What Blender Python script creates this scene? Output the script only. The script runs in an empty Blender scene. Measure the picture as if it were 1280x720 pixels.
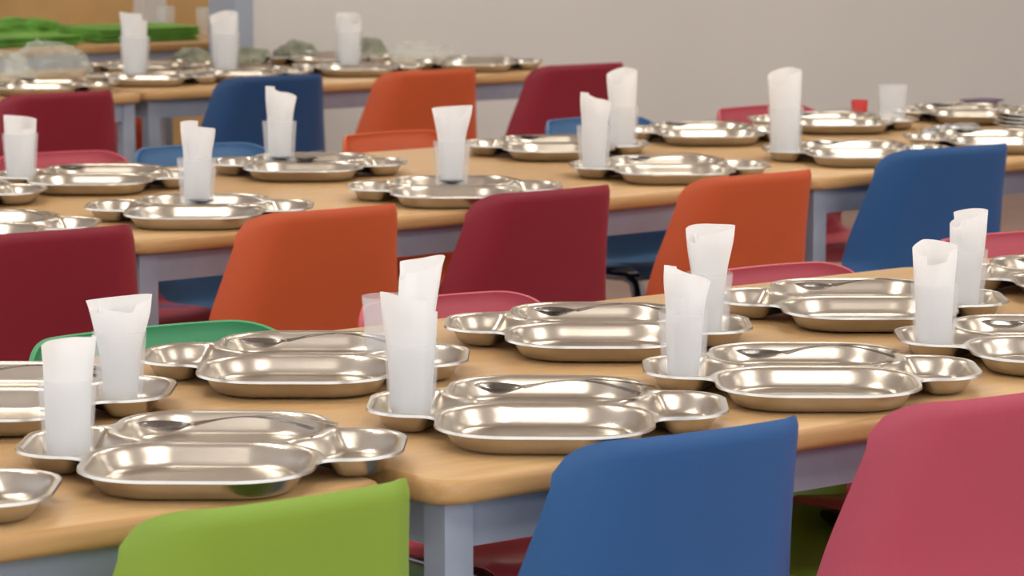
import bpy, bmesh, math, random
import numpy as np
from mathutils import Vector, Matrix, noise
random.seed(7)
S=bpy.context.scene
S.view_settings.view_transform='Standard'
S.view_settings.exposure=.08
TZ=0.66
def lin(c):
    return tuple(((v/255)/12.92 if v/255<=.04045 else ((v/255+.055)/1.055)**2.4) for v in c)+(1,)
# ---------------------------------------------------------------- materials
def mat(name,rgb,rough=.5,metal=0,var=0,scale=20,bump=0,bscale=200,stretch=None,alpha=1,trans=0,emit=None,es=0,spec=.5,rgb2=None,transl=0):
    m=bpy.data.materials.new(name); m.use_nodes=True
    nt=m.node_tree; b=nt.nodes['Principled BSDF']
    b.inputs['Base Color'].default_value=lin(rgb)
    b.inputs['Roughness'].default_value=rough
    b.inputs['Metallic'].default_value=metal
    b.inputs['Alpha'].default_value=alpha
    b.inputs['Transmission Weight'].default_value=trans
    b.inputs['Specular IOR Level'].default_value=spec
    if emit: 
        b.inputs['Emission Color'].default_value=lin(emit); b.inputs['Emission Strength'].default_value=es
    tc=nt.nodes.new('ShaderNodeTexCoord'); mp=nt.nodes.new('ShaderNodeMapping')
    nt.links.new(tc.outputs['Object'],mp.inputs[0])
    if stretch: mp.inputs['Scale'].default_value=stretch
    if var or rgb2:
        n=nt.nodes.new('ShaderNodeTexNoise'); n.inputs['Scale'].default_value=scale; n.inputs['Detail'].default_value=5
        nt.links.new(mp.outputs[0],n.inputs[0])
        r=nt.nodes.new('ShaderNodeValToRGB')
        if rgb2: a,c=rgb,rgb2
        else:
            a=tuple(max(0,v*(1-var)) for v in rgb); c=tuple(min(255,v*(1+var)) for v in rgb)
        r.color_ramp.elements[0].position=.3; r.color_ramp.elements[1].position=.7
        r.color_ramp.elements[0].color=lin(a); r.color_ramp.elements[1].color=lin(c)
        nt.links.new(n.outputs[0],r.inputs[0]); nt.links.new(r.outputs[0],b.inputs['Base Color'])
    if bump:
        n2=nt.nodes.new('ShaderNodeTexNoise'); n2.inputs['Scale'].default_value=bscale; n2.inputs['Detail'].default_value=3
        nt.links.new(tc.outputs['Object'],n2.inputs[0])
        bp=nt.nodes.new('ShaderNodeBump'); bp.inputs['Strength'].default_value=bump; bp.inputs['Distance'].default_value=.001
        nt.links.new(n2.outputs[0],bp.inputs['Height']); nt.links.new(bp.outputs[0],b.inputs['Normal'])
    if transl:
        tr=nt.nodes.new('ShaderNodeBsdfTranslucent'); tr.inputs[0].default_value=lin(rgb)
        mx=nt.nodes.new('ShaderNodeMixShader'); mx.inputs[0].default_value=transl
        out=nt.nodes['Material Output']
        nt.links.new(b.outputs[0],mx.inputs[1]); nt.links.new(tr.outputs[0],mx.inputs[2]); nt.links.new(mx.outputs[0],out.inputs[0])
    return m
M={}
M['wood']=mat('beech_laminate',(202,164,114),.38,rgb2=(213,177,128),scale=7,stretch=(1.2,9,9))
M['woodedge']=mat('beech_edge',(184,142,90),.4,rgb2=(198,158,106),scale=9,stretch=(1,12,12))
M['frame']=mat('painted_frame',(156,165,182),.4,var=.03)
M['steel']=mat('tray_steel',(206,201,192),.29,1,var=.02,scale=30,bump=.06,bscale=70)
M['cutlery']=mat('cutlery_steel',(168,168,170),.18,1,var=.02)
M['chrome']=mat('chair_tube',(120,122,128),.3,1)
M['paper']=mat('napkin_paper',(249,249,249),.9,bump=.3,bscale=260,transl=.42)
M['tumbler']=mat('tumbler_plastic',(238,240,243),.2,alpha=.22)
M['film']=mat('clear_film',(225,234,228),.12,alpha=.26,bump=.6,bscale=60)
M['foil']=mat('crinkled_foil',(200,202,206),.3,.9,bump=.5,bscale=50)
M['greenp']=mat('green_paper',(104,165,66),.7,var=.15,scale=12)
M['olive']=mat('wrapped_food',(130,134,118),.5,var=.3,scale=14)
M['purple']=mat('purple_plastic',(96,72,110),.4)
M['redp']=mat('red_plastic',(200,50,45),.4)
M['wall']=mat('wall_paint',(216,213,209),.85,var=.008,scale=2)
M['tan']=mat('ochre_wall',(214,176,120),.8,var=.05,scale=3)
M['white']=mat('white_paint',(225,225,225),.6)
M['jamb']=mat('jamb_paint',(160,170,185),.5)
M['floor']=mat('floor_tile',(138,108,94),.45,rgb2=(160,128,112),scale=3)
M['ceil']=mat('ceiling_paint',(228,226,222),.9)
M['lamp']=mat('lamp_diffuser',(255,255,255),.5,emit=(255,246,230),es=9.5)
CH={'orange':(206,92,50),'red':(144,36,52),'blue':(40,88,142),'lime':(136,168,60),'pink':(180,74,92),
    'green':(76,160,112),'rose':(194,84,98),'dkblue':(36,74,120),'ltblue':(74,116,162)}
for k,v in CH.items(): M['c_'+k]=mat('chair_plastic_'+k,v,.46,var=.02,scale=4,bump=.25,bscale=700,spec=.4)

def obj(name,me,loc=(0,0,0),rz=0,sc=1,rot=None):
    o=bpy.data.objects.new(name,me); S.collection.objects.link(o)
    o.location=loc; o.rotation_euler=rot if rot else (0,0,rz)
    o.scale=sc if isinstance(sc,tuple) else (sc,)*3
    return o
def finish(bm,name,mats,smooth=True,ang=40,recalc=True):
    if recalc: bmesh.ops.recalc_face_normals(bm,faces=bm.faces)
    me=bpy.data.meshes.new(name); bm.to_mesh(me); bm.free()
    for m in mats: me.materials.append(M[m])
    for p in me.polygons: p.use_smooth=smooth
    if smooth: me.set_sharp_from_angle(angle=math.radians(ang))
    return me
def box(bm,x0,x1,y0,y1,z0,z1,mi=0):
    vs=[bm.verts.new((x,y,z)) for z in(z0,z1) for x,y in((x0,y0),(x1,y0),(x1,y1),(x0,y1))]
    for f in((3,2,1,0),(4,5,6,7),(0,1,5,4),(1,2,6,5),(2,3,7,6),(3,0,4,7)):
        bm.faces.new([vs[i] for i in f]).material_index=mi
def tube(bm,pts,r,mi=0,n=10):
    rings=[]
    pts=[Vector(p) for p in pts]
    for i,p in enumerate(pts):
        d=(pts[min(i+1,len(pts)-1)]-pts[max(i-1,0)]).normalized()
        u=d.orthogonal().normalized() if i==0 else (u-d*u.dot(d)).normalized()
        v=d.cross(u)
        rings.append([bm.verts.new(p+(u*math.cos(2*math.pi*k/n)+v*math.sin(2*math.pi*k/n))*r) for k in range(n)])
    for a,b in zip(rings,rings[1:]):
        for k in range(n):
            bm.faces.new((a[k],a[(k+1)%n],b[(k+1)%n],b[k])).material_index=mi
    bm.faces.new(rings[0][::-1]).material_index=mi; bm.faces.new(rings[-1]).material_index=mi
def rr(x0,x1,y0,y1,r,n=6):
    out=[]
    for cx,cy,a0 in((x1-r,y1-r,0),(x0+r,y1-r,90),(x0+r,y0+r,180),(x1-r,y0+r,270)):
        for k in range(n+1):
            a=math.radians(a0+90*k/n); out.append((cx+r*math.cos(a),cy+r*math.sin(a)))
    return out
# ---------------------------------------------------------------- table
def table_mesh(L,D):
    bm=bmesh.new(); e=.007; z0=TZ-.026; z1=TZ
    rings=[]
    for ins,z in((e,z0),(e*.3,z0+e*.3),(0,z0+e),(0,z1-e),(e*.3,z1-e*.3),(e,z1)):
        rings.append([bm.verts.new((x,y,z)) for x,y in rr(ins,L-ins,ins,D-ins,.035-ins)])
    n=len(rings[0])
    for a,b in zip(rings,rings[1:]):
        for k in range(n): bm.faces.new((a[k],a[(k+1)%n],b[(k+1)%n],b[k])).material_index=1
    bm.faces.new(rings[0][::-1]).material_index=1; bm.faces.new(rings[-1]).material_index=0
    w=.036; i=.02
    for x in(i,L-i-w):
        for y in(i,D-i-w): 
            box(bm,x,x+w,y,y+w,.012,z0,2); box(bm,x-.003,x+w+.003,y-.003,y+w+.003,0,.02,3)
    h=.05
    for y in(i+.006,D-i-.006-.02): box(bm,i+w,L-i-w,y,y+.02,z0-h,z0,2)
    for x in(i+.006,L-i-.006-.02): box(bm,x,x+.02,i+w,D-i-w,z0-h,z0,2)
    return finish(bm,'canteen_table',['wood','woodedge','frame','chrome'],ang=50)
def table(a,b,L,D,deg):
    obj('canteen_table',table_mesh(L,D),(a,b,0),math.radians(deg))
table(1.735,2.51,1.6,.93,1.8)
table(.10,2.545,1.6,.92,0)
table(3.345,2.56,1.6,.93,1.0)
table(2.485,4.48,1.585,1.03,3.9)
table(.86,4.44,1.6,1.0,1.0)
table(4.08,4.595,1.6,1.03,4)
table(4.17,7.45,1.58,.95,0)
table(2.54,7.40,1.6,.95,0)
table(4.3,9.45,1.6,.9,0)
table(2.6,9.45,1.6,.9,0)
# ---------------------------------------------------------------- tray
def sdrr(U,V,c,h,r):
    qx=np.abs(U-c[0])-(h[0]-r); qy=np.abs(V-c[1])-(h[1]-r)
    return np.hypot(np.maximum(qx,0),np.maximum(qy,0))+np.minimum(np.maximum(qx,qy),0)-r
def smin(a,b,k):
    h=np.clip(.5+.5*(b-a)/k,0,1); return b*(1-h)+a*h-k*h*(1-h)
def smax(a,b,k): return -smin(-a,-b,k)
def comps(U,V):
    F=sdrr(U,V,(0,-.106),(.114,.100),.076); B=sdrr(U,V,(0,.094),(.110,.088),.070)
    big=np.minimum(F,B)
    L=smax(sdrr(U,V,(-.134,.000),(.060,.082),.054),.006-big,.010)
    R=smax(sdrr(U,V,(.136,-.004),(.060,.084),.054),.006-big,.010)
    return [F,B,L,R]
def dall(U,V):
    d=None
    for x in comps(U,V): d=x if d is None else smin(d,x,.026)
    return d-.004
RIM=.025
def tray_mesh():
    st=.003
    xs=np.arange(-.207,.2071,st); ys=np.arange(-.219,.2001,st)
    U,V=np.meshgrid(xs,ys,indexing='ij'); Dn=dall(U,V)
    nx,ny=U.shape
    inside=Dn<0
    keep=inside[:-1,:-1]|inside[1:,:-1]|inside[:-1,1:]|inside[1:,1:]
    used=np.zeros_like(inside)
    for di in(0,1):
        for dj in(0,1): used[di:nx-1+di,dj:ny-1+dj]|=keep
    P=U.copy();Q=V.copy()
    mask=(Dn>-st*.25)
    for it in range(8):
        d=dall(P,Q); e=1e-4
        gx=(dall(P+e,Q)-d)/e; gy=(dall(P,Q+e)-d)/e; g2=gx*gx+gy*gy+1e-9
        P=np.where(mask,P-d*gx/g2*.9,P); Q=np.where(mask,Q-d*gy/g2*.9,Q)
    Z=np.full(P.shape,RIM)
    for x in comps(P,Q):
        d=-x; t=np.clip((d-.0005)/.019,0,1); s=t*t*(3-2*t)
        Z-=(RIM-.002)*s
    inn=np.clip((-dall(P,Q)-.008)/.02,0,1); Z-=.005*inn*np.clip((Z-.014)/.007,0,1)
    bm=bmesh.new(); idx={}
    for i in range(nx):
        for j in range(ny):
            if used[i,j]: idx[i,j]=bm.verts.new((P[i,j],Q[i,j],Z[i,j]))
    for i in range(nx-1):
        for j in range(ny-1):
            if keep[i,j]: bm.faces.new((idx[i,j],idx[i+1,j],idx[i+1,j+1],idx[i,j+1]))
    bmesh.ops.remove_doubles(bm,verts=bm.verts,dist=.0003)
    bmesh.ops.dissolve_degenerate(bm,edges=bm.edges,dist=.0002)
    be=[e for e in bm.edges if len(e.link_faces)==1]
    r=bmesh.ops.extrude_edge_only(bm,edges=be)
    for v in [g for g in r['geom'] if isinstance(g,bmesh.types.BMVert)]:
        d=Vector((v.co.x,v.co.y,0)).normalized(); v.co.z-=.003; v.co+=d*.0008
    return finish(bm,'serving_tray',['steel'],ang=75)
TRAY=tray_mesh()
# ---------------------------------------------------------------- cutlery
def spoon_mesh():
    bm=bmesh.new(); rows=[]
    prof=[]
    for i in range(13):
        t=i/12; x=-.085+.052*t; w=.020*math.sqrt(max(0,1-(2*t-1)**2))*(1-.12*t)+(.0005 if i==0 else .0022*(t**3)); z=-.008*math.sin(math.pi*t); prof.append((x,w,z,1))
    for i in range(1,14):
        t=i/13; x=-.033+.122*t; w=.0034+.006*max(0,(t-.35)/.65); z=.010*math.sin(math.pi*t)+.001; prof.append((x,w,z,0))
    for x,w,z,bw in prof:
        rows.append([bm.verts.new((x,w*s,z*(1-s*s) if bw else z)) for s in(-1,-.6,-.2,.2,.6,1)])
    for a,b in zip(rows,rows[1:]):
        for k in range(5): bm.faces.new((a[k],a[k+1],b[k+1],b[k]))
    bmesh.ops.solidify(bm,geom=bm.faces[:],thickness=.002)
    return finish(bm,'spoon',['cutlery'],ang=60)
def fork_mesh():
    bm=bmesh.new()
    for s in(-1.5,-.5,.5,1.5):
        rows=[]
        for k in range(6):
            t=k/5; x=-.088+.036*t; w=.0009+.0009*t; z=-.004*math.sin(math.pi*(.2+.8*t))
            rows.append([bm.verts.new((x,s*.0056-w,z)),bm.verts.new((x,s*.0056+w,z))])
        for a,b in zip(rows,rows[1:]): bm.faces.new((a[0],a[1],b[1],b[0]))
    rows=[]
    for i in range(18):
        t=i/17; x=-.053+.138*t
        w=.0105*(1-min(1,t/.16))**.8+.0030+.006*max(0,(t-.45)/.55); z=.008*math.sin(math.pi*t)-.001*(1-t)
        rows.append([bm.verts.new((x,w*s,z)) for s in(-1,-.33,.33,1)])
    for a,b in zip(rows,rows[1:]):
        for k in range(3): bm.faces.new((a[k],a[k+1],b[k+1],b[k]))
    bmesh.ops.solidify(bm,geom=bm.faces[:],thickness=.002)
    return finish(bm,'fork',['cutlery'],ang=60)
SPOON=spoon_mesh(); FORK=fork_mesh()
# ---------------------------------------------------------------- tumbler
def lathe(bm,prof,n=32,mi=0):
    rings=[[bm.verts.new((r*math.cos(2*math.pi*k/n),r*math.sin(2*math.pi*k/n),z)) for k in range(n)] for r,z in prof]
    for a,b in zip(rings,rings[1:]):
        for k in range(n): bm.faces.new((a[k],a[(k+1)%n],b[(k+1)%n],b[k])).material_index=mi
    return rings
def tumbler_mesh():
    bm=bmesh.new()
    R=lathe(bm,[(.0235,.001),(.0245,0),(.0252,.003),(.0310,.086),(.0306,.0868),(.0299,.086),(.0240,.005),(.010,.004)])
    bm.faces.new(R[0][::-1]); bm.faces.new(R[-1])
    return finish(bm,'plastic_tumbler',['tumbler'])
TUM=tumbler_mesh()
# ---------------------------------------------------------------- napkins
def napkin_mesh(kind,seed):
    rnd=random.Random(seed*7+len(kind)); bm=bmesh.new()
    def roll(r0x,r0y,r1x,r1y,H,dh,ph,turns,cx=0,cy=0,z0=.007,leanx=0,leany=0,grow=.10,pw=1.0):
        nA=int(48*turns); nZ=24; rows=[]; sd=rnd.uniform(0,50); step=rnd.uniform(.35,.65)
        for i in range(nA+1):
            u=i/nA; f=ph+2*math.pi*turns*u; g=1-grow*(1-u)*turns
            col=[]
            st=(.010 if u<step else 0)   # folded layers end at slightly different heights
            for j in range(nZ+1):
                t=j/nZ
                h=H+dh*math.cos(f-ph*1.7)+.002*math.sin(2*f+seed)-st
                z=z0+(h-z0)*t
                tt=z/.16
                rx=r0x+(r1x-r0x)*tt**pw; ry=r0y+(r1y-r0y)*tt**pw
                up=max(0,(z-.075)/.08)
                nn=noise.noise(Vector((math.cos(f)*1.1+sd,math.sin(f)*1.1,z*16+sd)))*(.0012+.007*up)
                col.append(bm.verts.new((cx+(rx*g+nn)*math.cos(f)+leanx*tt*tt,cy+(ry*g+nn)*math.sin(f)+leany*tt*tt,z)))
            rows.append(col)
        for a,b in zip(rows,rows[1:]):
            for j in range(nZ): bm.faces.new((a[j],b[j],b[j+1],a[j+1]))
    if kind=='roll':   roll(.022,.022,.0305,.0285,.127,.007,rnd.uniform(0,6),1.5)
    if kind=='flare':
        roll(.020,.015,.042,.013,.152,.007,.6,1.35,pw=1.9)
        roll(.012,.009,.026,.008,.143,.006,2.6,1.2,cy=.002,pw=1.5)
    if kind=='tall':
        roll(.022,.021,.035,.028,.136,.010,2.2,1.45)
        roll(.014,.009,.024,.010,.176,.008,.5,1.3,leanx=.010,leany=.002)
    if kind=='fold':
        roll(.019,.015,.028,.011,.158,.009,rnd.uniform(0,6),1.3,leanx=.006,pw=1.2)
        roll(.012,.010,.018,.008,.135,.006,rnd.uniform(0,6),1.2,leanx=-.006,cy=-.003)
    return finish(bm,'paper_napkin',['paper'],ang=80)
NAP={}
def napkin(kind,seed):
    if (kind,seed) not in NAP: NAP[kind,seed]=napkin_mesh(kind,seed)
    return NAP[kind,seed]

FL=TZ+.0005
TR=-36   # the trays all sit turned to the same diagonal on the tables
def tw(ta,tb,deg,u,v):
    an=math.radians(deg); c,s=math.cos(an),math.sin(an); return ta+u*c-v*s, tb+u*s+v*c
def place(a,b,far=False,deg=0,cup='roll',seed=0,cpos=None,crot=0,cut=True,nz=1,nx=1,cs=None):
    rnd=random.Random(seed*13+5)
    D=TR+deg*.4+rnd.uniform(-2,2)
    obj('serving_tray',TRAY,(a,b,FL),math.radians(D))
    if cs is None: cs=1.14 if b>4 else 1.0
    if cpos is None: cpos=(.146,.0) if far else (-.150,.004)
    if cup:
        x,y=tw(a,b,D,*cpos)
        obj('plastic_tumbler',TUM,(x,y,FL+.0028),seed,cs)
        if cup!='none':
            obj('paper_napkin',napkin(cup,seed%5),(x,y,FL+.0028),math.radians(crot),(cs*nx,cs*nx,nz))
    if cut:
        for me,(u,v),rot,h in((SPOON,(.008,.050),-7+rnd.uniform(-6,6),.031),(FORK,(.030,.088),9+rnd.uniform(-8,8),.028)):
            x,y=tw(a,b,D,u,v)
            o=obj(me.name,me,(x,y,FL+h),0,1.1)
            o.rotation_euler=(0,math.radians(1.5),math.radians(D+rot))
# front row, near side
place(1.20,2.735,cup=None)
place(1.60,2.730,deg=0,cup='roll',seed=1,crot=20)
place(2.020,2.715,deg=1,cup='tall',seed=2,crot=-20)
place(2.425,2.735,deg=-1,cup='fold',seed=3,crot=-36,nz=.86)
place(2.835,2.735,cup='roll',seed=4,nz=1.05)
place(3.25,2.75,cup='roll',seed=5)
# front row, far side
place(1.17,3.165,True,cup=None)
place(1.575,3.165,True,cup='flare',seed=6,crot=-36,nz=.80,cpos=(.139,0))
place(1.989,3.168,True,cup='none',seed=7,crot=0,cpos=(.098,.045))
place(2.439,3.168,True,cup='flare',seed=8,crot=-36,nz=.95,nx=.9)
place(2.883,3.150,True,cup='fold',seed=9,crot=-36,nz=.86)
place(3.33,3.16,True,cup='roll',seed=10)
# middle row
place(2.30,4.68,cup='none',seed=0)
place(2.735,4.70,deg=3,cup='fold',seed=11,cpos=(-.008,.052),crot=-30,cut=False)
place(3.289,4.71,deg=4,cup='flare',seed=12,cpos=(-.004,.055),crot=-36,nz=1.05,nx=.85,cut=False)
place(3.875,4.80,deg=4,cup='fold',seed=13,crot=-36)
place(4.415,4.84,deg=4,cup='roll',seed=14,crot=-36,nz=1.42,cs=1.25)
place(4.86,4.88,deg=5,cup=None,seed=15)
place(2.48,5.22,deg=2,cup=None,seed=16)
place(2.86,5.30,deg=2,cup='roll',seed=17)
place(3.323,5.275,True,deg=3,cup='fold',seed=18,cpos=(-.06,.045),crot=-20,nz=1.03,cut=False)
place(3.98,5.32,True,deg=4,cup='roll',seed=19,crot=-30,nz=1.35,cs=1.15)
place(4.467,5.405,True,deg=4,cup=None,seed=20)
place(4.90,5.46,True,deg=6,cup='none',seed=21)
place(5.35,5.46,True,deg=6,cup=None,seed=22)
for i in range(4): obj('serving_tray',TRAY,(5.28,5.02,FL+.009*i),math.radians(-30+2*i))
for x,y,r in((2.775,4.665,-60),(3.335,4.69,-50),(3.37,5.25,-30),(3.34,5.30,-20)):
    obj('spoon',SPOON,(x,y,FL+.031),math.radians(r),.95)
# back row
place(4.37,7.76,cup='roll',seed=23,crot=-36,cpos=(-.06,.06),nz=1.48,cs=1.45)
place(4.68,7.77,deg=3,cup='roll',seed=24,crot=-36,cpos=(-.06,.06),nz=1.42,cs=1.45)
place(5.07,7.76,cup='roll',seed=25,crot=-36,cpos=(-.03,.06),nz=1.32,cs=1.4)
place(3.95,7.62,cup=None,seed=26)
place(4.60,8.20,True,cup=None,seed=27)
place(5.25,8.20,True,cup=None,seed=28)
place(5.48,7.72,cup=None,seed=29)
# ---------------------------------------------------------------- chair
def cr(P,t):
    n=len(P)-1; x=t*n; i=min(int(x),n-1); f=x-i
    p0,p1,p2,p3=P[max(i-1,0)],P[i],P[i+1],P[min(i+2,n)]
    return [.5*((2*b)+(-a+c)*f+(2*a-5*b+4*c-d)*f*f+(-a+3*b-3*c+d)*f**3) for a,b,c,d in zip(p0,p1,p2,p3)]
PROF=[(.185,.368,.168),(.15,.382,.176),(.06,.378,.188),(-.04,.370,.198),(-.12,.372,.206),(-.163,.400,.208),(-.178,.46,.204),(-.194,.54,.191),(-.217,.62,.173),(-.247,.715,.153)]
def chair_mesh(col):
    bm=bmesh.new(); ns=36; ntt=64; r=.043; grid=[]
    for i in range(ns+1):
        q=-1+2*i/ns; s=math.sin(q*math.pi/2)*.55+q*.45
        colv=[]
        x0=abs(s)*.153; c=max(0,x0-(.153-r)); cut=r-math.sqrt(max(0,r*r-c*c))
        cut+=.003*s*s
        tmax=1-cut/(.097*9)
        x1=abs(s)*.165; c1=max(0,x1-(.165-r)); cut1=r-math.sqrt(max(0,r*r-c1*c1)); tmin=cut1/(.05*9)*.5
        for j in range(ntt+1):
            t=tmin+(tmax-tmin)*j/ntt
            y,z,w=cr(PROF,t)
            bk=min(1,max(0,(z-.385)/.10)) if t>.45 else 0
            wing=.020*s*s+.040*max(0,(abs(s)-.62)/.38)**2
            lip=.010*max(0,(abs(s)-.9)/.1)**2
            top=.006*max(0,(j/ntt-.975)/.025)**2
            y2=y+bk*wing+top
            z2=z+(1-bk)*(.012*s*s-lip*.8)
            if t<.1: z2-=.02*(1-t/.1)**2
            colv.append(bm.verts.new((s*w,y2,z2)))
        grid.append(colv)
    for a,b in zip(grid,grid[1:]):
        for j in range(ntt): bm.faces.new((a[j],b[j],b[j+1],a[j+1]))
    bmesh.ops.recalc_face_normals(bm,faces=bm.faces)
    bmesh.ops.solidify(bm,geom=bm.faces[:],thickness=.0055)
    for f in bm.faces: f.material_index=0
    for sx in(-1,1):
        tube(bm,[(sx*.185,.20,0),(sx*.160,.155,.30),(sx*.150,.13,.345),(sx*.135,.09,.356),(sx*.135,-.09,.350),(sx*.15,-.13,.335),(sx*.16,-.16,.29),(sx*.190,-.235,0)],.011,1)
    tube(bm,[(-.135,.08,.352),(.135,.08,.352)],.010,1); tube(bm,[(-.135,-.08,.346),(.135,-.08,.346)],.010,1)
    return finish(bm,'plastic_chair_'+col,['c_'+col,'chrome'],ang=50)
CM={}
def chair(a,b,col,far=False,deg=0,sc=1,sz=1,sx=1):
    """a,b = position of the top of the backrest"""
    if col not in CM: CM[col]=chair_mesh(col)
    ang=math.radians(deg+(180 if far else 0)); off=.238*sc
    x=a-math.sin(ang)*off; y=b+math.cos(ang)*off
    obj('plastic_chair',CM[col],(x,y,0),ang,(sc*sx,sc,sz))
# front row near
chair(1.497,2.38,'lime',deg=2,sz=.978)
chair(1.975,2.365,'blue',deg=0,sc=.98,sz=.997)
chair(2.380,2.33,'pink',deg=0,sc=1.03)
chair(2.85,2.36,'orange')
chair(1.02,2.36,'red')
# front row far
chair(2.02,3.64,'green',True,sz=.92,sx=1.26)
chair(2.50,3.64,'rose',True,sz=.925,sx=1.05)
chair(3.13,3.65,'rose',True,sz=.918)
chair(3.62,3.65,'rose',True,sz=.94)
chair(1.48,3.65,'blue',True,sz=.90)
chair(2.86,3.42,'lime',True,sc=.85,sz=.84)
# middle row near
chair(2.245,4.276,'red')
chair(2.758,4.278,'orange',deg=2)
chair(3.24,4.31,'red',deg=3)
chair(3.715,4.31,'orange',deg=2)
chair(4.34,4.44,'blue',deg=-2,sc=1.06,sz=1.01)
chair(4.85,4.42,'red',deg=3)
# middle row far
chair(3.02,5.81,'rose',True,sz=.95)
chair(3.37,5.83,'ltblue',True,sz=.945,sx=1.1)
chair(3.89,5.85,'orange',True,deg=3,sz=.945)
chair(4.49,5.88,'ltblue',True,deg=3,sz=.95,sx=1.1)
chair(5.04,5.91,'rose',True,deg=3,sz=.95,sx=1.1)
chair(2.55,5.79,'blue',True,sz=.93)
# back row near
chair(3.64,6.90,'red',sc=1.05)
chair(4.41,7.126,'dkblue',sc=1.08)
chair(4.885,7.067,'orange',sc=1.08)
chair(5.375,7.02,'red',sc=1.08)
# back row far
chair(4.6,8.62,'orange',True,sz=.9)
chair(3.9,8.62,'blue',True,sz=.9)
# ---------------------------------------------------------------- clutter
def crumple(name,a,b,sx,sy,sz,matn,seed,z=TZ):
    bm=bmesh.new(); bmesh.ops.create_icosphere(bm,subdivisions=5,radius=1)
    for v in bm.verts:
        p=v.co.copy()
        n=noise.fractal(p*1.4+Vector((seed*5,seed,0)),1,2,3)
        rdg=abs(noise.noise(p*3.0+Vector((seed,0,seed))))
        k=1+.2*n-.3*rdg
        v.co=Vector((p.x*k*sx,p.y*k*sy,(max(p.z,-.15)*k+.15)*sz))
        v.co.z=max(v.co.z,.001)
    obj(name,finish(bm,name,[matn],ang=25),(a,b,z))
crumple('plastic_bag',4.28,8.24,.13,.10,.09,'film',1)
crumple('plastic_bag',4.00,8.02,.13,.11,.08,'film',4)
crumple('plastic_bag',5.60,8.22,.13,.09,.05,'film',2)
crumple('plastic_bag',5.44,8.00,.09,.05,.04,'film',3)
crumple('wrapped_bread',5.02,8.34,.10,.045,.05,'olive',5)
crumple('wrapped_bread',5.22,8.35,.08,.035,.06,'olive',14)
crumple('wrapped_bread',5.48,8.35,.10,.04,.06,'olive',8)
crumple('wrapped_bread',4.84,8.35,.08,.04,.05,'olive',9)
crumple('foil_wrap',5.02,5.17,.11,.05,.022,'foil',6)
crumple('foil_wrap',5.50,5.22,.09,.05,.03,'foil',16)
def stackp(a,b,w,d,h,n,matn,name,seed):
    rnd=random.Random(seed); bm=bmesh.new()
    for i in range(n):
        ox,oy=rnd.uniform(-.015,.015),rnd.uniform(-.015,.015)
        z=h*i/n
        rows=[[bm.verts.new((x,y,z+k)) for x,y in rr(-w/2+ox,w/2+ox,-d/2+oy,d/2+oy,.01)] for k in(0,h/n*.8)]
        m=len(rows[0])
        for k in range(m): bm.faces.new((rows[0][k],rows[0][(k+1)%m],rows[1][(k+1)%m],rows[1][k]))
        bm.faces.new(rows[0][::-1]); bm.faces.new(rows[1])
    obj(name,finish(bm,name,[matn],ang=40),(a,b,TZ),rnd.uniform(-.2,.2))
stackp(4.85,9.72,.5,.35,.035,5,'greenp','green_napkin_stack',1)
stackp(5.40,9.78,.4,.35,.05,6,'greenp','green_napkin_stack',2)
crumple('green_tablecloth',4.62,10.10,.2,.12,.07,'greenp',7)
crumple('green_tablecloth',5.15,10.14,.2,.10,.06,'greenp',12)
for x,y in((5.70,9.66),(5.74,9.80),(5.66,9.95)): obj('plastic_tumbler',TUM,(x,y,TZ),0,1.2)
def tub(a,b,w,d,h,matn,name):
    bm=bmesh.new(); rings=[]
    for ins,z in((.02,0),(.008,h*.5),(0,h*.9),(-.006,h*.9),(-.006,h),(.006,h)):
        rings.append([bm.verts.new((x,y,z)) for x,y in rr(-w/2+ins,w/2-ins,-d/2+ins,d/2-ins,.03)])
    m=len(rings[0])
    for p,q in zip(rings,rings[1:]):
        for k in range(m): bm.faces.new((p[k],p[(k+1)%m],q[(k+1)%m],q[k]))
    bm.faces.new(rings[0][::-1]); bm.faces.new(rings[-1])
    obj(name,finish(bm,name,[matn],ang=40),(a,b,TZ),.1)
tub(5.57,5.64,.10,.07,.028,'purple','plastic_food_box')
def lid_cup(a,b,matn):
    bm=bmesh.new(); R=lathe(bm,[(.016,0),(.018,.002),(.021,.04),(.020,.042),(.018,.038),(.015,.004)],20)
    bm.faces.new(R[0][::-1]); bm.faces.new(R[-1]); obj('small_red_cup',finish(bm,'small_red_cup',[matn]),(a,b,TZ))
lid_cup(5.18,5.67,'redp')
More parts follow.
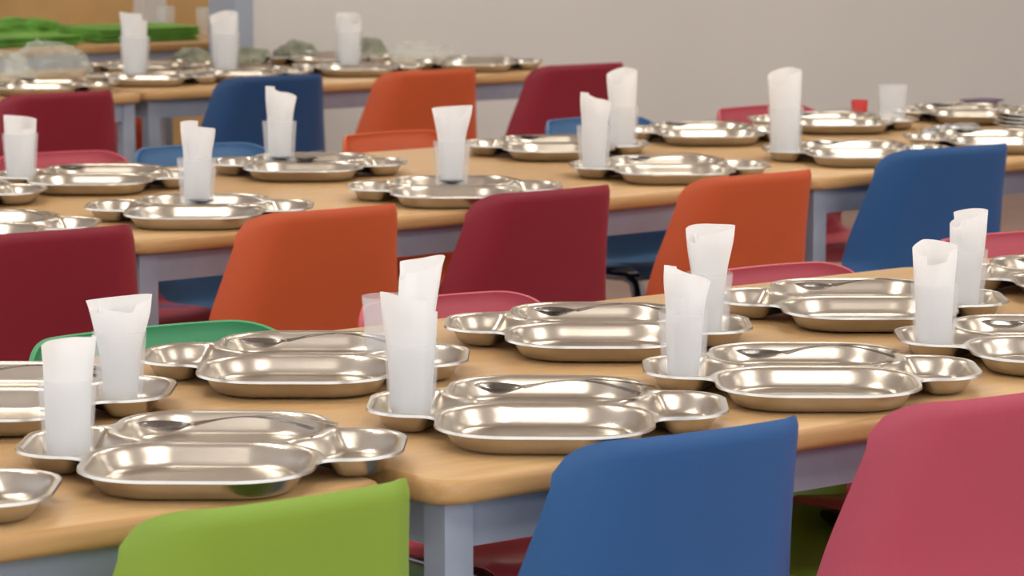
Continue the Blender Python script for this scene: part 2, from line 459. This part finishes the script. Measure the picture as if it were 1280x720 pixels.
# ---------------------------------------------------------------- room
def slab(name,x0,x1,y0,y1,z0,z1,m):
    bm=bmesh.new(); box(bm,x0,x1,y0,y1,z0,z1); obj(name,finish(bm,name,[m],False))
slab('floor',-3,13,-3,14,-.1,0,'floor')
slab('ceiling',-3,13,-1,14,3.0,3.1,'ceil')
WB=8.85
def wall_back():
    bm=bmesh.new(); x0,x1=5.36,12.0; z0,z1=1.12,2.6
    box(bm,x0,x1,WB,WB+.15,0,z0); box(bm,x0,x1,WB,WB+.15,z1,3.0)
    xs=[5.36,5.60,7.15,7.30,8.85,9.0,10.45,10.6,11.8,12.0]
    for i in range(0,len(xs),2): box(bm,xs[i],xs[i+1],WB,WB+.15,z0,z1)
    obj('wall_back',finish(bm,'wall_back',['wall'],False))
    n=1
    for i in range(1,len(xs)-1,2):
        bm=bmesh.new(); a,b=xs[i],xs[i+1]; w=.05
        box(bm,a,b,WB+.04,WB+.10,z0,z0+w); box(bm,a,b,WB+.04,WB+.10,z1-w,z1)
        for c in(a,(a+b)/2-w/2,b-w): box(bm,c,c+w,WB+.04,WB+.10,z0+w,z1-w)
        obj('window_%d'%n,finish(bm,'window',['white'],False)); n+=1
wall_back()
slab('trim_1',5.29,5.36,WB-.01,WB+.16,0,2.6,'jamb')
slab('baseboard_back',5.36,12,WB-.015,WB,0,.09,'jamb')
slab('wall_right',12.0,12.15,-1,14,0,3.0,'wall')
slab('wall_far',1.0,12.0,12.3,12.45,0,3.0,'tan')
bm=bmesh.new(); box(bm,-.05,.05,-.05,.05,0,3.0); obj('trim_2',finish(bm,'column',['white'],False),(6.41,11.4,0))
for i,(x,y) in enumerate([(1.2,1.2),(4.2,1.2),(1.2,3.9),(4.2,3.9),(7.2,3.9),(3.0,6.6),(6.0,6.6),(9.0,6.6),(4.0,10.5),(7.2,10.8),(7.2,1.2)]):
    bm=bmesh.new(); box(bm,-.6,.6,-.3,.3,-.03,0,0); box(bm,-.63,.63,-.33,.33,-.015,0,1)
    obj('ceiling_lamp',finish(bm,'ceiling_lamp',['lamp','white'],False),(x,y,3.0))
# world
w=bpy.data.worlds.new('sky'); S.world=w; w.use_nodes=True
bg=w.node_tree.nodes['Background']; bg.inputs[0].default_value=(.94,.96,1.0,1); bg.inputs[1].default_value=1.75
# ---------------------------------------------------------------- camera
cd=bpy.data.cameras.new('camera'); cam=bpy.data.objects.new('camera',cd); S.collection.objects.link(cam); S.camera=cam
cam.location=(0,0,1.275); cam.rotation_euler=(math.radians(90-7.77),0,math.radians(-36))
cd.lens=108.8; cd.sensor_width=36; cd.clip_end=60
cd.dof.use_dof=True; cd.dof.focus_distance=3.8; cd.dof.aperture_fstop=12.5
